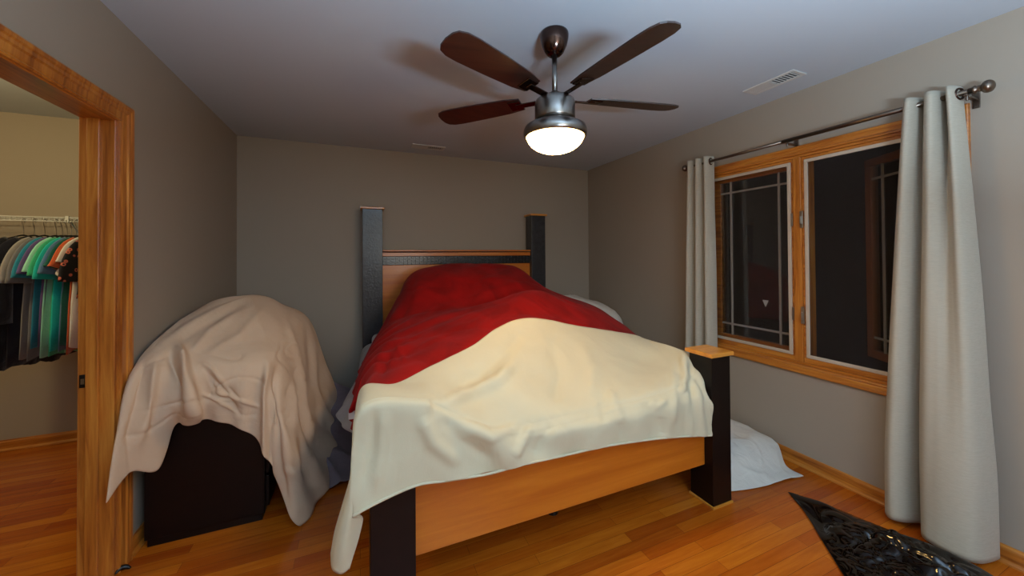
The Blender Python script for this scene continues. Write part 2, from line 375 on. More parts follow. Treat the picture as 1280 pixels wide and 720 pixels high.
for z in (1.60, .98):
    bm = B(); box(bm, XR-.012, XR-.004, YM-.036, YM-.018, z-.055, z+.055); box(bm, XR-.026, XR-.010, YM-.032, YM-.024, z-.03, z+.02); obj('latch', bm, M['hinge'], win, bevel=.002)
    bm = B(); box(bm, XR-.004, XR+.001, YM+.028, YM+.040, z-.04, z+.045); obj('screen_clip', bm, M['hinge'], win, bevel=.002)
bm = B(); c = at(957, 379, 'x', XR+.088); s_ = .022  # solid white triangle set on the pane as a painted light reflection
v = [bm.verts.new((XR+.0885, c.y+s_, c.z+s_)), bm.verts.new((XR+.0885, c.y-s_, c.z+s_)), bm.verts.new((XR+.0885, c.y, c.z-s_*1.3))]; f = bm.faces.new(v)
r = bmesh.ops.extrude_face_region(bm, geom=[f]); bmesh.ops.translate(bm, vec=(-.001, 0, 0), verts=[q for q in r['geom'] if isinstance(q, bmesh.types.BMVert)])
tag(obj('pane_reflection', bm, M['whitemetal']), 'small white triangle standing in for a light reflection low on the left window pane', 'reflection')
# ------------------------------------------------------------------ bed
BX0, BX1 = .033, 1.901; PY0, PY1 = 1.405, 1.552; HY0, HY1 = 3.64, 3.79
bed = thing('bed', 'large bed with dark square posts, amber headboard and amber footboard panel, heaped with blankets', 'bed', ((BX0+BX1)/2, 2.6, 0))
for (x0, x1) in ((BX0, .192), (1.758, BX1)):
    p = obj('footboard_post', box(B(), x0, x1, PY0, PY1, .012, .816), M['espresso'], bed, bevel=.003)
    obj('post_cap', box(B(), x0-.018, x1+.016, PY0-.014, PY1+.015, .816, .838), M['cap'], p, bevel=.004)
    obj('post_foot', box(B(), x0-.006, x1+.006, PY0-.006, PY1+.006, 0, .012), M['cap'], p, bevel=.002)
for (x0, x1) in ((.024, .200), (1.765, 1.935)):
    p = obj('headboard_post', box(B(), x0, x1, HY0, HY1, 0, 1.822), M['hide'], bed, bevel=.003)
    obj('post_cap', box(B(), x0-.018, x1+.018, HY0-.018, HY1+.018, 1.822, 1.842), M['cap'], p, bevel=.004)
obj('footboard', box(B(), .192, 1.758, 1.455, 1.505, .215, .655), M['bedwood'], bed, bevel=.004)
obj('headboard_panel', box(B(), .200, 1.765, 3.695, 3.735, .30, 1.292), M['bedwood'], bed, bevel=.003)
bm = B(); box(bm, .200, 1.765, 3.70, 3.735, 1.292, 1.378)
k = 0
for j in range(3):
    n = 41
    for i in range(n):
        cx = .200+(i+.5)*1.565/n; cz = 1.292+(j+.5)*.086/3; h = .013 if (i+j) % 2 else .006
        box(bm, cx-.015, cx+.015, 3.70-h, 3.701, cz-.0105, cz+.0105)
obj('woven_band', bm, M['weave'], bed, bevel=.002, seg=1)
obj('headboard_rail', box(B(), .200, 1.765, 3.680, 3.74, 1.378, 1.414), M['bedwood'], bed, bevel=.003)
obj('rail_groove', box(B(), .200, 1.765, 3.684, 3.74, 1.414, 1.424), M['dark'], bed)
obj('top_rail', box(B(), .200, 1.765, 3.668, 3.75, 1.424, 1.440), M['bedwood'], bed, bevel=.004)
for x0 in (.060, 1.825): obj('side_rail', box(B(), x0, x0+.030, PY1, HY0, .22, .46), M['espresso'], bed, bevel=.003)
bm = B(); box(bm, .09, 1.825, 1.70, 1.76, .18, .24); box(bm, .09, 1.825, 2.5, 2.56, .18, .24); box(bm, .09, 1.825, 3.3, 3.36, .18, .24); obj('slat_support', bm, M['black'], bed)
bm = B(); box(bm, .93, .975, 1.71, 1.755, .03, .18); lathe(bm, [(0, 0), (.03, 0), (.03, .02), (.018, .035), (0, .035)], .952, 1.732, 16); obj('support_leg', bm, M['black'], bed)
tag(obj('box_spring', box(B(), .095, 1.82, 1.56, 3.63, .242, .45), M['mattress'], bevel=.02), 'pale box spring set inside the bed frame under the mattress', 'box spring')
tag(obj('mattress', box(B(), .10, 1.80, 1.60, 3.63, .452, .665), M['mattress'], bevel=.05, seg=4, smooth=True), 'thick pale mattress on the box spring beneath the red blanket', 'mattress')
def proj(p):
    d = Vector(p)-Vector((0, 0, CAMH)); w = d.dot(FW)
    return 640+FPX*d.dot(RT)/w, CY-FPX*d.dot(UP)/w
def creases(p, L):
    """folds measured on the place: (depth, width, polyline); the cloth is really pushed in or out there"""
    x, y = proj(p); t = 0
    for dep, w, pl in L:
        best = 1e9; m = len(pl)-1
        for i in range(m):
            ax, ay = pl[i]; bx, by = pl[i+1]; dx, dy = bx-ax, by-ay; q = ((x-ax)*dx+(y-ay)*dy)/(dx*dx+dy*dy)
            qq = max(0, min(1, q)); e = math.hypot(x-ax-dx*qq, y-ay-dy*qq)
            if e < best: best = e; fr_ = (i+qq)/m
        if best < w*3: t += dep*math.exp(-(best/w)**2)*min(1, 5*min(fr_+.04, 1.04-fr_))
    return t
# cream blanket over the foot of the bed
def A(px, py, y): return at(px, py, 'y', y)
V3 = lambda *a: Vector(a)
r0 = [V3(-.03, 1.66, .42), V3(-.010, 1.63, .66), V3(.012, 1.575, .852), A(495, 481, 1.60), A(540, 458, 1.70), A(590, 433, 1.80), A(622, 410, 1.88), A(661, 397.5, 1.95), A(719, 407, 2.0), A(755, 413, 2.0), A(795, 420, 2.0), V3(1.80, 2.02, .78), V3(1.85, 2.03, .60)]
r1 = [V3(-.060, 1.50, .38), V3(-.020, 1.49, .62), V3(.008, 1.475, .853), V3(.20, 1.475, .850), A(552, 480, 1.56), A(595, 476, 1.62), A(640, 450, 1.68), A(685, 446, 1.74), A(745, 449, 1.74), A(800, 452, 1.74), A(833, 447, 1.66), A(853, 441, 1.62), V3(1.80, 1.66, .60)]
r2 = [V3(-.092, 1.43, .345), V3(-.034, 1.405, .60), V3(.004, 1.385, .848), V3(.21, 1.385, .842), A(545, 508, 1.400), A(597, 530, 1.405), A(640, 535, 1.41), A(690, 526, 1.42), A(740, 515, 1.425), A(800, 500, 1.43), A(848, 485, 1.44), A(872, 465, 1.50), V3(1.750, 1.54, .64)]
r1b = [a.lerp(b, .82)+V3(0, 0, .012 if 3 < i < 11 else .001) for i, (a, b) in enumerate(zip(r1, r2))]
r2b = [q+(V3(0, -.020, -.018) if i > 1 else V3(0, -.01, -.01)) for i, q in enumerate(r2)]
r3 = [V3(-.085, 1.39, .315), V3(-.040, 1.362, .56), V3(.000, 1.366, .74), V3(.19, 1.364, .74), A(548, 540, 1.367), A(600, 552, 1.377), A(645, 553, 1.377), A(695, 543, 1.383), A(745, 532, 1.383), A(805, 520, 1.385), A(855, 505, 1.388), A(881, 493, 1.40), V3(1.748, 1.402, .58)]
r4 = [V3(-.060, 1.375, .305), V3(-.030, 1.352, .50), V3(-.005, 1.350, .60), V3(.185, 1.362, .63), A(552, 575, 1.365), A(605, 575, 1.375), A(648, 570, 1.375), A(698, 560, 1.38), A(752, 547, 1.382), A(815, 536, 1.384), A(858, 526, 1.385), A(886, 520, 1.386), V3(1.748, 1.400, .50)]
r5 = [V3(-.038, 1.380, .31), V3(.004, 1.388, .455), V3(-.012, 1.345, .510), A(515, 608, 1.362), A(560, 600, 1.365), A(610, 592, 1.375), A(650, 581, 1.375), A(700, 570, 1.38), A(759, 557, 1.382), A(822, 548, 1.384), A(862, 545, 1.386), A(889, 544, 1.386), V3(1.740, 1.400, .41)]
def cream_d(u, v, p):
    d = .006*nz(p, 4, 1)+.0025*nz(p, 10, 2)
    # diagonal pulls running from the hump down to the left post
    q = p.x*.75+(p.z)*1.0
    d += .010*math.sin(q*24+2*nz(p, 2, 3))*sst(.22, .4, p.x)*(1-sst(.75, 1.1, p.x))*sst(.05, .3, v)
    # soft vertical waves in the front fall and gathers by the right post
    d += .006*math.sin(p.x*30+3*nz(p, 2, 5))*sst(.45, .8, v)*sst(.25, .5, p.x)
    d += .007*math.sin(p.x*75+4*nz(p, 4, 6))*sst(1.45, 1.65, p.x)*sst(.15, .5, v)
    return d-1.15*creases(p, CRC)
CS = 1
CRC = [(.026, 7, [(640, 455), (622, 477), (589, 491), (556, 503)]), (-.014, 9, [(655, 410), (632, 440), (600, 468), (565, 484)]),
 (.014, 9, [(525, 520), (541, 552), (575, 580)]), (-.012, 10, [(552, 520), (578, 552), (620, 575)]), (.014, 7, [(582, 534), (612, 546), (650, 532)]),
 (.012, 6, [(664, 530), (655, 552), (641, 570)]), (-.009, 7, [(690, 530), (678, 550), (668, 572)]), (.009, 5, [(762, 488), (768, 508), (778, 530)]), (-.007, 5, [(752, 500), (756, 530)]),
 (.016, 4, [(854, 441), (856, 470), (850, 495)]), (-.010, 4, [(862, 450), (865, 490), (863, 530)]), (.010, 5, [(841, 462), (843, 500), (840, 531)]), (.010, 4, [(812, 502), (822, 508), (832, 500)]), (-.006, 5, [(826, 520), (828, 545)]),
 (.010, 6, [(480, 512), (478, 560), (470, 610)]), (-.008, 6, [(468, 510), (464, 560), (452, 615)]), (-.012, 8, [(690, 425), (700, 470), (690, 505)]), (.010, 9, [(725, 430), (740, 460), (738, 500)])]
bl = obj('cream_blanket', loft([r0, r1, r1b, r2, r2b, r3, r4, r5], 260, 150, disp=cream_d), M['cream'], smooth=True, solid=.008, soff=0)
tag(bl, 'cream fleece blanket draped over the foot of the bed and down the footboard', 'blanket')
hem = spline([Vector(p)+Vector((0, -.003, 0)) for p in r5[:12]], 150)
obj('hem', tube(B(), hem, .005, 8), M['cream'], bl, smooth=True)
# red blanket over the head end
dz = Vector((0, .0, -.016))
def row(y, pts): return [V3(x, y, z) for x, z in pts]
R = [
 row(3.60, [(.34, .95), (.42, 1.05), (.50, 1.14), (.70, 1.20), (.95, 1.22), (1.2, 1.21), (1.42, 1.17), (1.58, 1.06), (1.72, .90)]),
 row(3.40, [(.24, .80), (.36, 1.06), (.445, 1.22), (.65, 1.285), (.92, 1.303), (1.2, 1.298), (1.44, 1.27), (1.56, 1.16), (1.80, .93)]),
 row(3.05, [(.06, .60), (.18, .84), (.38, 1.10), (.65, 1.19), (.92, 1.21), (1.2, 1.20), (1.48, 1.15), (1.68, 1.04), (2.02, .86)]),
 row(2.72, [(-.01, .56), (.12, .79), (.32, .93), (.60, .985), (.90, 1.01), (1.2, 1.05), (1.50, 1.03), (1.86, .945), (2.12, .80)]),
 row(2.45, [(-.03, .54), (.075, .785), (.28, .90), (.58, .985), (.88, 1.06), (1.15, 1.105), (1.48, 1.03), (1.84, .90), (2.06, .78)]),
 row(2.12, [(-.04, .52), (.040, .775), (.22, .865), (.50, .92), (.76, .985), (1.00, 1.015), (1.32, .955), (1.62, .87), (1.90, .77)]),
 [r0[1]+V3(.02, .03, .02), r0[2]+V3(.01, .03, -.03)+V3(0, 0, 0), A(478, 484, 1.58)+dz, r0[4]+dz, r0[5]+dz, r0[7]+dz, r0[8]+dz, r0[9]+dz, V3(1.80, 2.0, .76)],
 [V3(.03, 1.585, .66), V3(.05, 1.575, .80), V3(.16, 1.56, .80), r1[4]+V3(0, .04, -.05), r1[5]+V3(0, .08, -.06), V3(.93, 1.84, .86), V3(1.2, 1.88, .80), V3(1.48, 1.88, .74), V3(1.78, 1.90, .66)]]
R[6][0] = V3(-.015, 1.66, .58)
def red_d(u, v, p):
    d = .010*nz(p, 3, 11)+.005*nz(p, 7, 12)
    q = p.x*.55-p.y*1.0+.35*nz(p, 1.5, 14)
    d += .006*math.sin(q*15+5*nz(p, 1.8, 15))*sst(.1, .4, p.x)*(1-sst(1.5, 1.9, p.x))*(.3+.7*abs(nz(p, 1.5, 19))*2)
    side = 1-sst(.05, .42, p.x)
    d += .014*math.sin(p.y*38+3*nz(p, 2, 16))*side*sst(1.7, 2.0, p.y)
    d += .008*(ridge(p, 2.3, 17, 4))*.8+.003*math.sin(60*(p.x*.7-p.y)+6*nz(p, 3, 18))*max(0, nz(p, 2.5, 20))
    return d-CS*creases(p, CRR)
CRR = [(.014, 5, [(484, 417), (520, 398), (556, 386), (618, 364), (655, 352)]), (-.010, 5, [(490, 424), (540, 403), (600, 380), (655, 362)]), (.012, 5, [(466, 470), (480, 440), (500, 415)]),
 (.012, 4, [(484, 460), (498, 440), (516, 425)]), (-.008, 4, [(475, 470), (490, 445)]), (.010, 3, [(498, 436), (506, 452)]), (.008, 4, [(520, 440), (560, 415), (600, 400)]), (.008, 4, [(510, 345), (500, 375), (486, 405)]),
 (-.008, 4, [(520, 345), (512, 375), (498, 405)]), (.006, 4, [(560, 345), (600, 352), (630, 345)])]
rb = obj('red_blanket', loft(R, 200, 220, disp=red_d), M['red'], smooth=True, solid=.006, soff=0)
tag(rb, 'deep red plush blanket heaped over the head end of the bed', 'blanket')
c = at(439.5, 519, 'y', 1.84)
bm = B(); box(bm, c.x-.013, c.x+.013, c.y-.001, c.y+.001, c.z-.018, c.z+.018)
obj('care_tag', bm, M['whitesheet'], rb)
bm = loft([[c+V3(.0, 0, .016), c+V3(.05, 0, .05)], [c+V3(-.012, -.01, .02), c+V3(.03, -.01, .09)], [c+V3(0.015, .0, .05), c+V3(.045, .0, .16)]], 8, 8)
obj('corner', bm, M['red'], rb, smooth=True, solid=.005)
# grey sheet showing under the left side of the red blanket
G0 = [V3(.14, 3.3, .66), V3(.10, 2.9, .70), V3(.06, 2.5, .76), V3(.05, 2.1, .74)]
G1 = [V3(.03, 3.3, .60), V3(.02, 2.9, .58), V3(-.02, 2.5, .56), V3(.00, 2.1, .56)]
G2 = [V3(.0, 3.3, .42), V3(-.03, 2.9, .40), V3(-.125, 2.46, .41), V3(-.02, 2.1, .42)]
tag(obj('grey_sheet', loft([G0, G1, G2], 60, 30, disp=lambda u, v, p: .012*math.sin(p.y*30)*v), M['greysheet'], smooth=True, solid=.004, soff=0), 'grey bed sheet corner hanging below the left edge of the red blanket', 'bed sheet')
# ------------------------------------------------------------------ covered dresser by the left wall
dr = thing('dresser', 'dark dresser against the left wall, mostly hidden beneath a beige sheet', 'dresser', (-.70, 2.8, 0))
DX0, DX1, DYA, DYB = -.945, -.462, 2.275, 3.30
obj('carcass', box(B(), DX0, DX1, DYA, DYB, .035, .76), M['espresso'], dr, bevel=.004)
obj('plinth', box(B(), DX0+.01, DX1-.012, DYA+.008, DYB-.01, 0, .035), M['espresso'], dr)
obj('dresser_top', box(B(), DX0-.01, DX1+.02, DYA-.012, DYB+.01, .76, .785), M['espresso'], dr, bevel=.004)
for j in range(4):
    for i in range(2):
        y0 = DYA+.02+i*.50; z0 = .06+j*.173
        d_ = obj('drawer', box(B(), DX1, DX1+.016, y0, y0+.485, z0, z0+.16), M['espresso'], dr, bevel=.003)
        for yy in (y0+.24,):
            obj('knob', lathe(B(), [(0, 0), (.008, 0), (.006, .01), (.012, .018), (.010, .024), (0, .026)], 0, 0, 16), M['steel'], d_, smooth=True)
            kb = d_.children[0]; kb.data.transform(Matrix.Translation(parent_loc(dr)+V3(0, 0, 0)))
            kb.data.transform(Matrix.Rotation(math.pi/2, 4, 'Y')); kb.data.transform(Matrix.Translation(V3(DX1+.016, yy, z0+.08)-parent_loc(dr)))
# rings: centre, upper, shoulder, middle, hem;  stations run left wall -> front -> right side -> back
c0 = V3(-.66, 2.85, 1.135)
st = [
 #  upper                  shoulder                middle                  hem
 ((-.86, 3.05, 1.06), (-.955, 3.25, .88), (-.962, 3.36, .70), (-.965, 3.40, .45)),
 ((-.88, 2.75, 1.08), (-.960, 2.75, .98), (-.968, 2.72, .75), (-.968, 2.70, .50)),
 ((-.90, 2.52, 1.01), (-.962, 2.38, .935), (-.966, 2.30, .72), (-.966, 2.30, .50)),
 ((-.88, 2.42, .995), (-.955, 2.205, .87), (-.964, 2.10, .62), (-.962, 2.035, .375)),
 ((-.84, 2.40, .980), (-.915, 2.190, .87), (-.925, 2.115, .64), (-.925, 2.12, .44)),
 ((-.80, 2.39, .965), (-.875, 2.200, .86), (-.880, 2.170, .64), (-.865, 2.20, .40)),
 ((-.76, 2.39, .955), (-.825, 2.215, .855), (-.815, 2.185, .70), (-.815, 2.235, .575)),
 ((-.70, 2.40, .945), (-.765, 2.225, .845), (-.735, 2.160, .70), (-.735, 2.175, .590)),
 ((-.65, 2.40, .935), (-.690, 2.235, .840), (-.690, 2.215, .70), (-.690, 2.225, .585)),
 ((-.60, 2.40, .925), (-.610, 2.235, .825), (-.600, 2.205, .69), (-.585, 2.205, .545)),
 ((-.55, 2.41, .915), (-.530, 2.240, .815), (-.510, 2.200, .65), (-.485, 2.200, .465)),
 ((-.50, 2.43, .910), (-.462, 2.250, .808), (-.435, 2.200, .60), (-.415, 2.195, .33)),
 ((-.48, 2.46, .910), (-.425, 2.275, .800), (-.400, 2.180, .58), (-.390, 2.190, .25)),
 ((-.46, 2.52, .915), (-.405, 2.330, .795), (-.345, 2.200, .50), (-.296, 2.145, .012)),
 ((-.44, 2.62, .93), (-.385, 2.480, .805), (-.315, 2.360, .48), (-.215, 2.290, .012)),
 ((-.44, 2.76, .96), (-.360, 2.700, .840), (-.275, 2.620, .46), (-.140, 2.580, .012)),
 ((-.45, 2.90, .99), (-.345, 2.920, .870), (-.240, 2.880, .44), (-.080, 2.900, .012)),
 ((-.50, 3.02, 1.03), (-.350, 3.120, .900), (-.235, 3.150, .50), (-.070, 3.250, .012)),
 ((-.58, 3.10, 1.05), (-.440, 3.300, .900), (-.340, 3.420, .50), (-.250, 3.520, .012)),
 ((-.70, 3.14, 1.06), (-.700, 3.360, .880), (-.680, 3.450, .60), (-.680, 3.500, .25)),
]
N = len(st)
ring0 = [c0+V3(math.cos(2*math.pi*(-i/N)+math.pi*1.0)*-.0, 0, 0) for i in range(N)]
ring0 = [c0+(Vector(s[0])-c0)*.06 for s in st]
ringm = [c0+(Vector(s[0])-c0)*.55+V3(0, 0, .018) for s in st]
rings = [ring0, ringm]+[[Vector(s[k]) for s in st] for k in range(4)]
def beige_d(u, v, p):
    d = .007*nz(p, 4, 21)+.003*nz(p, 11, 22)
    hang = sst(.55, .85, v)
    if p.x > -.42: d += .013*math.sin(p.y*24+7*nz(p, 2.2, 23))*hang
    else: d += .006*math.sin(p.x*60+3*nz(p, 2, 24))*hang*(1 if p.y < 2.5 else 0)
    # pinched creases across the front of the sheet
    if p.y < 2.6 and p.x > -.95: d += .008*max(0, ridge(V3(p.x*1.0, p.y, p.z*2.0)+V3(p.x*1.2, 0, 0)*.0, 4.5, 25, 8))*sst(.4, .6, v)*(1-sst(.85, 1, v))
    if p.x < -.93: d = 0 if p.y > 2.25 else d*.3
    return d+1.4*creases(p, CRB) if p.x > -.95 and p.y < 3.0 else d
CRB = [(-.034, 6, [(223, 430), (231, 462), (238, 500), (246, 530)]), (.022, 6, [(213, 440), (220, 470), (226, 520)]), (-.016, 6, [(195, 450), (190, 490), (170, 560)]), (.012, 6, [(180, 450), (172, 500), (158, 560)]),
 (-.009, 2.2, [(251, 452), (266, 462), (281, 480)]), (.009, 2.4, [(256, 462), (280, 488), (300, 520)]), (-.010, 2.2, [(268, 490), (295, 498), (326, 510)]), (.007, 2.2, [(262, 470), (270, 492), (286, 500)]), (-.008, 2, [(250, 492), (272, 500), (296, 516)]), (.007, 2, [(285, 484), (303, 503)]),
 (-.022, 4, [(334, 455), (331, 496), (332, 560), (338, 620)]), (.016, 5, [(346, 452), (345, 500), (350, 570), (362, 640)]), (-.012, 4, [(366, 470), (366, 530), (374, 600)]), (.010, 4, [(383, 410), (392, 470), (404, 545)]),
 (-.010, 4, [(358, 400), (372, 450), (384, 520), (396, 600)]), (.010, 6, [(310, 378), (262, 402), (215, 430)]), (-.009, 5, [(300, 388), (262, 414), (240, 440)]), (-.006, 3, [(355, 585), (372, 598)]), (-.008, 5, [(330, 385), (300, 420), (262, 440)])]
bm = loft(rings, 300, 130, closed=True, disp=beige_d)
bmesh.ops.holes_fill(bm, edges=[e for e in bm.edges if e.is_boundary and all((v.co-c0).length < .1 for v in e.verts)])
for v in bm.verts: v.co.z = max(v.co.z, .006); v.co.x = max(v.co.x, XL+.012)
bs = tag(obj('beige_sheet', bm, M['beige'], smooth=True, solid=.003, soff=0), 'wrinkled beige cotton sheet draped over the dresser beside the closet doorway', 'dust sheet')
# mauve sheet spreading over the floor between dresser and bed
H = [[V3(-.30, 2.42, .10), V3(-.22, 2.40, .012), V3(-.10, 2.42, .010), V3(-.02, 2.46, .010)],
     [V3(-.26, 2.65, .20), V3(-.16, 2.66, .12), V3(-.04, 2.70, .05), V3(.03, 2.72, .03)],
     [V3(-.24, 2.95, .30), V3(-.12, 2.95, .22), V3(-.01, 2.98, .16), V3(.05, 3.0, .12)],
     [V3(-.22, 3.25, .36), V3(-.10, 3.25, .30), V3(.00, 3.28, .22), V3(.06, 3.3, .18)],
     [V3(-.25, 3.55, .20), V3(-.12, 3.55, .12), V3(-.02, 3.55, .08), V3(.05, 3.55, .04)]]
bm = loft(H, 70, 90, disp=lambda u, v, p: .03*abs(nz(p, 5, 31))+.02*ridge(p, 5, 32, 2))
for v in bm.verts: v.co.z = max(v.co.z, .005)
tag(obj('mauve_sheet', bm, M['mauve'], smooth=True, solid=.004, soff=0), 'crumpled mauve-grey sheet on the floor between the draped dresser and the bed', 'bed sheet')
# ------------------------------------------------------------------ things between the bed and the window wall
ns = thing('nightstand', 'low dark nightstand in the far right corner under a white sheet', 'nightstand', (2.27, 3.42, 0))
obj('carcass', box(B(), 2.02, 2.55, 3.15, 3.70, .04, .70), M['espresso'], ns, bevel=.004)
obj('drawer', box(B(), 2.04, 2.53, 3.134, 3.15, .40, .66), M['espresso'], ns, bevel=.003)
obj('plinth', box(B(), 2.04, 2.53, 3.17, 3.69, 0, .04), M['espresso'], ns)
def heap(nm, m, rows, lab, cat, amp=.02, nu=90, nv=90, s=5):
    bm = loft(rows, nu, nv, disp=lambda u, v, p: amp*(nz(p, s, 41)+.5*nz(p, s*2.3, 42)+.8*ridge(p, s*.8, 43, 4)))
    for v in bm.verts: v.co.z = max(v.co.z, .006); v.co.x = min(v.co.x, XR-.028)
    return tag(obj(nm, bm, m, smooth=True, solid=.004, soff=0), lab, cat)
heap('white_sheet', M['whitesheet'], [
    [V3(1.98, 3.10, .50), V3(2.10, 3.08, .60), V3(2.30, 3.07, .55), V3(2.50, 3.08, .50), V3(2.60, 3.10, .42)],
    [V3(1.96, 3.16, .80), V3(2.10, 3.14, .84), V3(2.30, 3.13, .82), V3(2.50, 3.13, .76), V3(2.61, 3.16, .62)],
    [V3(1.96, 3.32, .925), V3(2.12, 3.32, .925), V3(2.32, 3.32, .885), V3(2.52, 3.32, .80), V3(2.615, 3.32, .70)],
    [V3(1.96, 3.55, .90), V3(2.12, 3.55, .90), V3(2.32, 3.55, .86), V3(2.52, 3.55, .78), V3(2.615, 3.55, .68)],
    [V3(1.98, 3.74, .60), V3(2.12, 3.75, .60), V3(2.32, 3.75, .60), V3(2.52, 3.74, .55), V3(2.60, 3.72, .5)]],
    'rumpled white sheet heaped in the far corner behind the red blanket', 'dust sheet', .018)
heap('floor_sheet', M['whitesheet'], [
    [V3(1.94, 1.475, .006), V3(2.06, 1.445, .006), V3(2.20, 1.420, .006), V3(2.36, 1.410, .006), V3(2.515, 1.385, .006)],
    [V3(1.94, 1.53, .06), V3(2.06, 1.52, .05), V3(2.20, 1.50, .05), V3(2.36, 1.50, .04), V3(2.53, 1.49, .010)],
    [V3(1.94, 1.63, .15), V3(2.08, 1.62, .14), V3(2.25, 1.61, .135), V3(2.42, 1.60, .130), V3(2.585, 1.585, .105)],
    [V3(1.94, 1.80, .17), V3(2.08, 1.80, .165), V3(2.28, 1.80, .15), V3(2.48, 1.78, .135), V3(2.60, 1.74, .12)],
    [V3(1.96, 2.40, .16), V3(2.10, 2.40, .16), V3(2.30, 2.40, .15), V3(2.50, 2.40, .13), V3(2.61, 2.40, .10)],
    [V3(1.98, 2.95, .02), V3(2.12, 2.95, .02), V3(2.32, 2.95, .02), V3(2.5, 2.95, .02), V3(2.6, 2.95, .02)]],
    'off-white sheet spread on the floor between the bed post and the window wall', 'dust sheet', .010, s=6)
# black bin liner
O_ = [[V3(2.275, 1.335, .004), V3(2.282, 1.328, .004), V3(2.288, 1.322, .004), V3(2.294, 1.315, .004)],
      [V3(2.17, 1.19, .006), V3(2.23, 1.18, .035), V3(2.29, 1.17, .04), V3(2.345, 1.16, .012)],
      [V3(2.02, 1.03, .006), V3(2.14, 1.00, .055), V3(2.27, .98, .065), V3(2.385, .97, .02)],
      [V3(1.90, .90, .006), V3(2.07, .84, .06), V3(2.25, .80, .095), V3(2.40, .79, .05)],
      [V3(1.78, .76, .006), V3(1.98, .67, .07), V3(2.20, .62, .10), V3(2.40, .64, .05)],
      [V3(1.68, .56, .006), V3(1.90, .50, .06), V3(2.15, .46, .08), V3(2.38, .50, .02)],
      [V3(1.70, .36, .006), V3(1.90, .32, .02), V3(2.12, .30, .02), V3(2.32, .36, .006)]]
def bag_d(u, v, p):
    e = min(u, 1-u, v, 1-v); k = sst(0, .12, e)
    return k*(.014*nz(p, 6, 51)+.018*ridge(p, 5.5, 52, 3)+.024*ridge(p, 13, 53, 2)*sst(.25, .4, v)*sst(-.1, .15, nz(p, 4, 55))+.006*ridge(p, 30, 54, 2)*sst(.2, .45, v)+.017*math.sin(p.x*75+9*nz(p, 5, 56))*sst(.22, .35, v)*(1-sst(.6, .75, v))*sst(.2, .4, u)*(1-sst(.75, .92, u))*sst(-.15, .2, nz(p, 7, 57)))
bm = loft(O_, 130, 170, disp=bag_d)
for v in bm.verts: v.co.z = max(v.co.z, .003)
tag(obj('bin_liner', bm, M['bag'], smooth=True, solid=.0015, soff=0), 'shiny black plastic bin liner lying crumpled on the floor by the curtain', 'plastic bag')
# small black clip on the floor by the doorway
c = at(152, 714, 'z', 0)
bm = tube(B(), spline([c+V3(-.012, -.02, .008), c+V3(-.004, 0, .014), c+V3(.012, .004, .012), c+V3(.03, -.002, .006)], 12), [.004+.006*math.sin(i/12*math.pi) for i in range(13)], 10)
tag(obj('rubber_piece', bm, M['black'], smooth=True), 'small black rubbery piece on the floor at the foot of the door casing', 'floor object')
# ------------------------------------------------------------------ curtain rod and curtains
RX, RZ = 2.548, 2.108
rod = thing('curtain_rod', 'pewter curtain rod with ball ends above the window', 'curtain rod', (RX, 1.45, RZ))
bm = tube(B(), [(RX, .70, RZ), (RX, 1.50, RZ)], .0125, 20); obj('thick_tube', bm, M['rod'], rod, smooth=True)
bm = tube(B(), [(RX, 1.48, RZ), (RX, 2.225, RZ)], .0105, 20); obj('thin_tube', bm, M['rod'], rod, smooth=True)
for y0, sg in ((.70, -1), (2.225, 1)):
    prof = [(0, 0), (.014, 0), (.014, .012), (.018, .014), (.018, .020), (.013, .024), (.015, .030)]
    prof += [(.028*math.sin(a), .054-.021*math.cos(a)) for a in [math.radians(30+i*15) for i in range(11)]]
    bm = lathe(B(), [(r_, y0+sg*(z_-.01)) for r_, z_ in prof], RX, RZ, 28, 'y'); obj('finial', bm, M['rod'], rod, smooth=True)
for y0 in (.716, 1.47, 2.235):
    bm = B(); box(bm, RX+.006, XR-.001, y0-.006, y0+.006, RZ-.024, RZ-.014); box(bm, XR-.006, XR, y0-.012, y0+.012, RZ-.06, RZ+.03)
    tube(bm, [(RX, y0, RZ-.040), (RX, y0, RZ-.014)], .005, 8); box(bm, RX-.018, RX+.018, y0-.006, y0+.006, RZ-.02, RZ-.0135)
    obj('bracket', bm, M['rod'], rod, bevel=.0015)
def curtain(top, bot, zt, zb, lab, mid=None, grom=()):
    rows = []
    n = 7
    for j in range(n):
        t = j/(n-1); k = t**.9
        if mid: base = [tuple(a+(b-a)*min(1, k*1.15) for a, b in zip(p, q)) for p, q in zip(top, bot)]
        else: base = [tuple(a+(b-a)*k for a, b in zip(p, q)) for p, q in zip(top, bot)]
        rows.append([V3(x, y, zt+(zb-zt)*t) for y, x in base])
    bm = loft(rows, 150, 90, disp=lambda u, v, p: .004*nz(V3(p.x, p.y*3, p.z*.6), 3, 61)*sst(0, .2, v))
    o = tag(obj('curtain', bm, M['curtain'], smooth=True, solid=.003, soff=0), lab, 'curtain', 'linen window curtains')
    for y, x, ang in grom:
        bm = B(); R0, r_ = .024, .005; V = []
        for i in range(28):
            a = 2*math.pi*i/28; V.append([bm.verts.new((math.sin(ang)*r_*math.sin(b)+RX+(R0+r_*math.cos(b))*math.cos(a)*math.cos(ang), y+r_*math.sin(b)*math.cos(ang)-(R0+r_*math.cos(b))*math.cos(a)*math.sin(ang), RZ+(R0+r_*math.cos(b))*math.sin(a))) for b in [2*math.pi*k/8 for k in range(8)]])
        for i in range(28):
            for k in range(8): bm.faces.new((V[i][k], V[(i+1) % 28][k], V[(i+1) % 28][(k+1) % 8], V[i][(k+1) % 8]))
        obj('grommet', bm, M['bronze'], o, smooth=True)
    return o
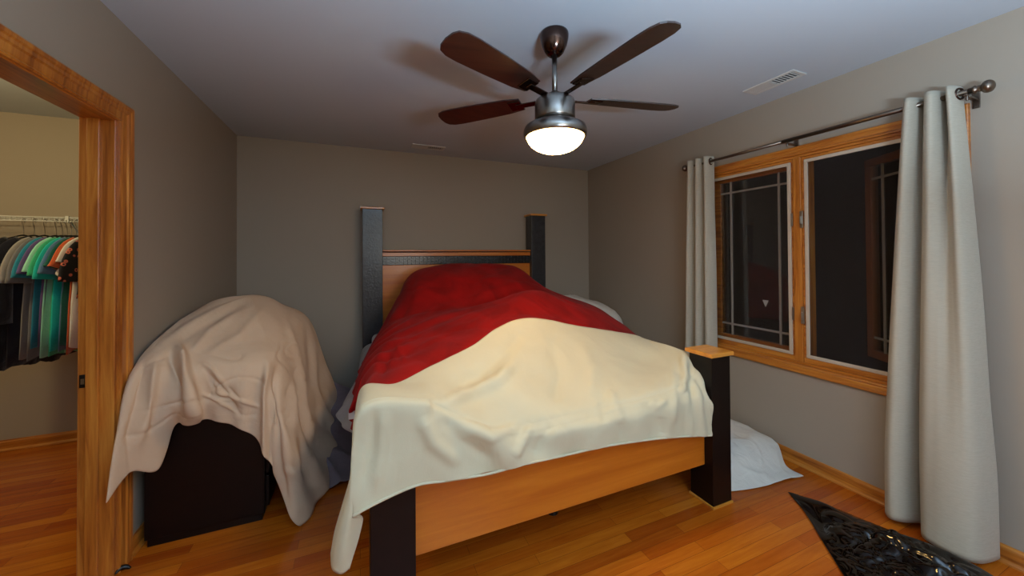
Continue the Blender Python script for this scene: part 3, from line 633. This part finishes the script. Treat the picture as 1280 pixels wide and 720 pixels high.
tR = [(.925, 2.585), (.920, 2.54), (.905, 2.505), (.888, 2.505), (.872, 2.545), (.862, 2.585), (.850, 2.55), (.835, 2.505), (.812, 2.500), (.795, 2.545), (.786, 2.59), (.776, 2.555), (.768, 2.505), (.755, 2.500), (.744, 2.54), (.741, 2.585)]
bR = [(1.020, 2.59), (1.015, 2.54), (1.000, 2.50), (.970, 2.475), (.935, 2.50), (.905, 2.56), (.895, 2.58), (.880, 2.52), (.850, 2.455), (.805, 2.435), (.765, 2.430), (.730, 2.435), (.700, 2.450), (.680, 2.48), (.668, 2.53), (.660, 2.59)]
curtain(tR, bR, 2.145, .032, 'wide pale linen curtain hanging gathered at the right side of the window', mid=1, grom=((.738, 0, .25),))
tL = [(2.225, 2.585), (2.218, 2.54), (2.205, 2.505), (2.188, 2.505), (2.172, 2.545), (2.160, 2.58), (2.148, 2.545), (2.130, 2.505), (2.112, 2.505), (2.096, 2.545), (2.086, 2.58), (2.070, 2.545), (2.055, 2.508), (2.040, 2.508), (2.028, 2.54), (2.025, 2.585)]
bL = [(2.285, 2.585), (2.275, 2.53), (2.255, 2.495), (2.23, 2.495), (2.205, 2.54), (2.19, 2.575), (2.17, 2.53), (2.145, 2.49), (2.12, 2.49), (2.10, 2.54), (2.09, 2.575), (2.07, 2.54), (2.05, 2.50), (2.03, 2.50), (2.015, 2.54), (2.01, 2.585)]
curtain(tL, bL, 2.150, .022, 'narrow pale linen curtain hanging at the left side of the window behind the bed post', grom=((2.024, 0, -.25),))
# ------------------------------------------------------------------ ceiling vents
def vent(x0, x1, y0, y1, lab, along):
    o = thing('ceiling_vent', lab, 'vent', ((x0+x1)/2, (y0+y1)/2, HC), 'ceiling vents')
    bm = B(); w = .022; z0, z1 = HC-.007, HC-.0005
    box(bm, x0, x1, y0, y0+w, z0, z1); box(bm, x0, x1, y1-w, y1, z0, z1); box(bm, x0, x0+w, y0+w, y1-w, z0, z1); box(bm, x1-w, x1, y0+w, y1-w, z0, z1)
    obj('frame', bm, M['whitemetal'], o, bevel=.002)
    obj('duct', box(B(), x0+w, x1-w, y0+w, y1-w, HC-.0015, HC-.0005), M['black'], o)
    bm = B()
    if along == 'y':
        n = 14; L = (y1-y0-2*w); 
        for i in range(n):
            y = y0+w+(i+.5)*L/n; box(bm, x0+w, x1-w, y-.0018 if i < 7 else y-.009, y+.0018 if i < 7 else y+.009, HC-.006, HC-.002)
    else:
        n = 14; L = (x1-x0-2*w)
        for i in range(n):
            x = x0+w+(i+.5)*L/n; box(bm, x-.0035 if i > 6 else x-.009, x+.0035 if i > 6 else x+.009, y0+w, y1-w, HC-.006, HC-.002)
    obj('louvre', bm, M['whitemetal'], o)
vent(2.302, 2.432, 1.290, 1.592, 'white slotted ceiling vent near the window wall', 'y')
vent(.460, .776, 3.505, 3.632, 'white slotted ceiling vent near the back wall above the headboard', 'x')
# ------------------------------------------------------------------ ceiling fan
FX, FY = .863, 1.517
fan = thing('ceiling_fan', 'brushed nickel ceiling fan with dark blades and a glowing glass bowl light', 'ceiling fan', (FX, FY, HC))
obj('canopy', lathe(B(), [(0, HC-.0005), (.067, HC-.0005), (.069, HC-.010), (.067, HC-.028), (.059, HC-.060), (.045, HC-.090), (.031, HC-.104), (.016, HC-.107), (0, HC-.107)], FX, FY), M['bronze'], fan, smooth=True)
obj('downrod', tube(B(), [(FX, FY, HC-.10), (FX, FY, 2.14)], .0125, 20), M['steel'], fan, smooth=True)
obj('motor_housing', lathe(B(), [(0, 2.158), (.020, 2.158), (.024, 2.143), (.040, 2.133), (.078, 2.126), (.092, 2.115), (.096, 2.100), (.096, 2.030), (.092, 2.020), (0, 2.020)], FX, FY), M['steel'], fan, smooth=True)
obj('light_collar', lathe(B(), [(0, 2.022), (.086, 2.022), (.092, 2.010), (.126, 1.998), (.145, 1.986), (.151, 1.970), (.150, 1.945), (.144, 1.938), (.136, 1.938), (.136, 1.948), (0, 1.945)], FX, FY), M['steel'], fan, smooth=True)
prof = [(.135*math.cos(a), 1.946-.080*math.sin(a)) for a in [math.radians(i*6) for i in range(16)]]
prof[-1] = (0, prof[-1][1])
obj('bowl_shade', lathe(B(), prof, FX, FY), M['bowl'], fan, smooth=True)
RX_ = -YAW
for k in range(5):
    a = RX_+math.radians(12+72*k)
    Ro = Matrix.Translation((FX, FY, 2.130)) @ Matrix.Rotation(a, 4, 'Z')
    tl = Matrix.Rotation(math.radians(11), 4, 'X')
    bm = B(); out = [(.17, .045), (.25, .058), (.40, .066), (.55, .070), (.60, .067), (.632, .055), (.645, .035), (.650, 0)]
    pts = [(x, w) for x, w in out]+[(x, -w) for x, w in out[-2::-1]]
    lo = [bm.verts.new((x, y, -.003)) for x, y in pts]; hi = [bm.verts.new((x, y, .003)) for x, y in pts]; n = len(pts)
    bm.faces.new(lo); bm.faces.new(hi[::-1])
    for i in range(n): bm.faces.new((lo[i], lo[(i+1) % n], hi[(i+1) % n], hi[i]))
    bmesh.ops.transform(bm, matrix=Ro @ tl, verts=bm.verts)
    bl_ = obj('blade', bm, M['blade'], fan)
    bm = B(); box(bm, .075, .20, -.016, .016, -.012, -.006); box(bm, .17, .235, -.035, .035, -.0085, -.0035)
    bmesh.ops.transform(bm, matrix=Ro @ tl, verts=bm.verts)
    obj('blade_iron', bm, M['bronze'], bl_, bevel=.002)
# ------------------------------------------------------------------ closet: wire shelf, hangers and clothes
SY = 3.50; SZ = 1.660
sh = thing('wire_shelf', 'white wire shelf with hanging rail across the back of the closet', 'shelf', (-2.1, 3.66, SZ))
bm = B()
for y, z in ((SY, SZ), (SY, SZ-.028), (3.60, SZ), (3.72, SZ), (YB-.01, SZ)): tube(bm, [(CX0+.02, y, z), (XL-T-.01, y, z)], .0035, 6)
n = 76
for i in range(n):
    x = CX0+.03+i*(XL-T-.02-CX0-.03)/(n-1); tube(bm, [(x, YB-.012, SZ+.002), (x, SY, SZ+.002), (x, SY-.001, SZ-.028)], .0016, 5, False)
obj('wire_grid', bm, M['whitemetal'], sh)
for x in (-2.62, -1.86, -1.3):
    bm = tube(B(), [(x, SY+.01, SZ-.01), (x, YB-.004, SZ-.32)], .005, 8); box(bm, x-.008, x+.008, SY-.008, SY+.016, SZ-.034, SZ+.01); obj('shelf_bracket', bm, M['whitemetal'], sh)
RZC = SZ-.028
def hanger(x, ang):
    o = thing('clothes_hanger', 'black plastic clothes hanger hooked on the white wire shelf', 'hanger', (x, SY, RZC), 'hangers on the closet shelf')
    bm = tube(B(), spline([(x, SY+.012, RZC-.012), (x, SY+.012, RZC+.006), (x, SY, RZC+.013), (x, SY-.014, RZC+.002), (x, SY-.012, RZC-.020), (x, SY-.002, RZC-.050), (x, SY, RZC-.100)], 22), .0018, 6); obj('hook', bm, M['hinge'], o, smooth=True)
    c, s = math.sin(ang), math.cos(ang)
    P = lambda d, z: (x+c*d, SY+s*d, RZC-z)
    bm = tube(B(), spline([P(-.20, .172), P(-.15, .146), P(-.05, .110), P(0, .098), P(.05, .110), P(.15, .146), P(.20, .172)], 24), .005, 8); tube(bm, [P(-.20, .174), P(.20, .174)], .004, 8)
    obj('arms', bm, M['black'], o, smooth=True)
def garment(x, ang, m, L, kind, name, lab, cat='shirt', sl=.22, w=.21, th=.009, seed=0):
    ang = .22
    """top on a hanger, width along y (turned by ang), hanging from RZC"""
    c, s = math.sin(ang), math.cos(ang)
    ring = 28
    zs = [0, .02, .06, .12, .20, .32, .45, .6, .8, 1.0]
    bm = B(); R_ = []
    for j, t in enumerate(zs):
        z = -.125-t*L
        ww = [.055, .10, .17, w, w*.93, w*.90, w*.93, w*.97, w*1.0, w*1.03][j]
        zz = z-.0
        rr = []
        for k in range(ring):
            a = 2*math.pi*k/ring; u = math.cos(a); q = math.sin(a)
            d = u*ww; thk = th*(.45+.9*min(1, j/4))*(1+.45*math.sin(u*9+seed+j*.15)*min(1, j/5))
            e = q*thk+.010*math.sin(u*7+seed*2)*min(1, j/5)
            drop = .10*abs(u)**1.5*(ww/.21) if j < 3 else 0
            rr.append(bm.verts.new((x+c*d+s*e, SY+s*d-c*e, RZC+zz-drop*.35+.006*nz((u, j, seed), 2)*j)))
        R_.append(rr)
    for j in range(len(zs)-1):
        for k in range(ring): bm.faces.new((R_[j][k], R_[j][(k+1) % ring], R_[j+1][(k+1) % ring], R_[j+1][k]))
    root = obj(name, bm, m, smooth=True, solid=.002, soff=0)
    tag(root, lab, cat, 'clothes on the closet rail')
    if sl:
        for sg in (-1, 1):
            pts = [(sg*.14, -.155), (sg*(w-.005), -.205), (sg*(w+.035), -.30), (sg*(w+.045), -.205-sl)]
            P = [V3(x+c*d, SY+s*d, RZC+z) for d, z in pts]
            bm = B(); V = []
            sp = spline(P, 12)
            for i, p in enumerate(sp):
                tdir = (sp[min(i+1, 12)]-sp[max(i-1, 0)]).normalized(); side = V3(s, -c, 0); up = side.cross(tdir)
                ra = .050+.022*i/12
                V.append([bm.verts.new(p+up*math.cos(b)*ra+side*math.sin(b)*(.010+.008*i/12+.004*math.sin(b*3+i*.4))) for b in [2*math.pi*k/18 for k in range(18)]])
            for i in range(12):
                for k in range(18): bm.faces.new((V[i][k], V[i][(k+1) % 18], V[i+1][(k+1) % 18], V[i+1][k]))
            obj('sleeve', bm, m, root, smooth=True, solid=.002, soff=0)
    return root
def print_mat(nm, base, spot):
    t = NT(nm); t.set(Roughness=.85); tc = t.n('ShaderNodeTexCoord'); vo = inp(t.n('ShaderNodeTexVoronoi'), Scale=26); t.l(tc.outputs['Object'], vo.inputs[0])
    rp = t.n('ShaderNodeValToRGB'); t.l(vo.outputs['Distance'], rp.inputs[0]); e = rp.color_ramp.elements
    e[0].position = .14; e[0].color = rgb(base); e[1].position = .34; e[1].color = rgb(base)
    for p_ in (.18, .26): q = e.new(p_); q.color = rgb(spot)
    t.l(rp.outputs[0], t.b.inputs['Base Color']); return t.m
cm = lambda n, c: cloth_mat('shirt_'+n, c, weave=800, wr=.5, wscale=14, wdist=.008)
g_ = [
 (-2.070, .10, 'black_cloth', '#15141c', 0.80, 'black_coat', 'long black garment hanging furthest left on the closet rail', 'garment', .5),
 (-2.020, .12, 'ink', '#17161f', 0.82, 'black_dress', 'long ink-black dress beside the leftmost black garment', 'dress', .3),
 (-1.970, .18, 'ink2', '#1a1a26', 0.80, 'dark_jacket', 'dark navy jacket just left of the grey shirt in the closet', 'jacket', .45),
 (-1.915, .30, 'grey', '#8f8a86', 0.76, 'grey_shirt', 'light grey shirt with loose sleeve among the closet clothes', 'shirt', .20),
 (-1.885, .18, 'greydark', '#6c6a6c', 0.76, 'charcoal_shirt', 'mid-grey shirt right behind the light grey shirt', 'shirt', .20),
 (-1.862, .22, 'teal', '#2a7f96', 0.70, 'teal_shirt', 'teal blue shirt between the grey and purple ones', 'shirt', .17),
 (-1.840, .18, 'purple', '#5c4a78', 0.68, 'purple_shirt', 'dusty purple shirt between the teal and mint ones', 'shirt', .15),
 (-1.817, .22, 'mint', '#93cdb4', 0.76, 'mint_shirt', 'pale mint shirt left of the bright turquoise top', 'shirt', .14),
 (-1.795, .22, 'green', '#3fa878', 0.77, 'green_shirt', 'soft green shirt in the middle of the closet rail', 'shirt', .16),
 (-1.772, .24, 'turq', '#1fb0a6', 0.72, 'turquoise_shirt', 'bright turquoise shirt with bunched sleeve', 'shirt', .18),
 (-1.750, .16, 'slate', '#5a7a9c', 0.73, 'slate_blue_shirt', 'slate blue shirt right of the turquoise one', 'shirt', .15),
 (-1.730, .16, 'pine', '#1f5a50', 0.70, 'dark_green_shirt', 'dark pine green shirt left of the orange top', 'shirt', .12),
 (-1.710, .14, 'orange', '#c8603a', 0.74, 'orange_top', 'orange top hanging behind the white one', 'shirt', .12),
 (-1.688, .16, 'white', '#d6cfc8', 0.70, 'white_shirt', 'white shirt between the orange and floral shirts', 'shirt', .10),
 (-1.660, .30, 'floral', None, 0.42, 'floral_shirt', 'black shirt with small coral flower print nearest the doorway jamb', 'shirt', .20),
 (-1.622, .16, 'coral', '#d8653c', 0.76, 'coral_top', 'coral orange top at the right end beside the jamb', 'shirt', 0)]
for i, (x, an, mn, col, L, nm, lab, cat, sl) in enumerate(g_):
    m_ = print_mat('floral_print', '#121014', '#d0705a') if col is None else cm(mn, col)
    garment(x, an, m_, L, 0, nm, lab, cat, sl, seed=i*1.7)
    hanger(x, .22)
for i in range(5): hanger(-1.63+i*.035, .22)
# closet ceiling lamp (round, out of view above the doorway)
cl = thing('closet_ceiling_lamp', 'small round glass ceiling lamp inside the closet', 'ceiling light', (-2.2, 2.3, HC))
obj('base', lathe(B(), [(0, HC), (.10, HC), (.10, HC-.02), (0, HC-.02)], -2.2, 2.3, 32), M['whitemetal'], cl, smooth=False)
obj('glass_dome', lathe(B(), [(.092*math.cos(math.radians(a)), HC-.02-.05*math.sin(math.radians(a))) for a in range(0, 90, 10)]+[(0, HC-.07)], -2.2, 2.3, 32), M['whitemetal'], cl, smooth=True)
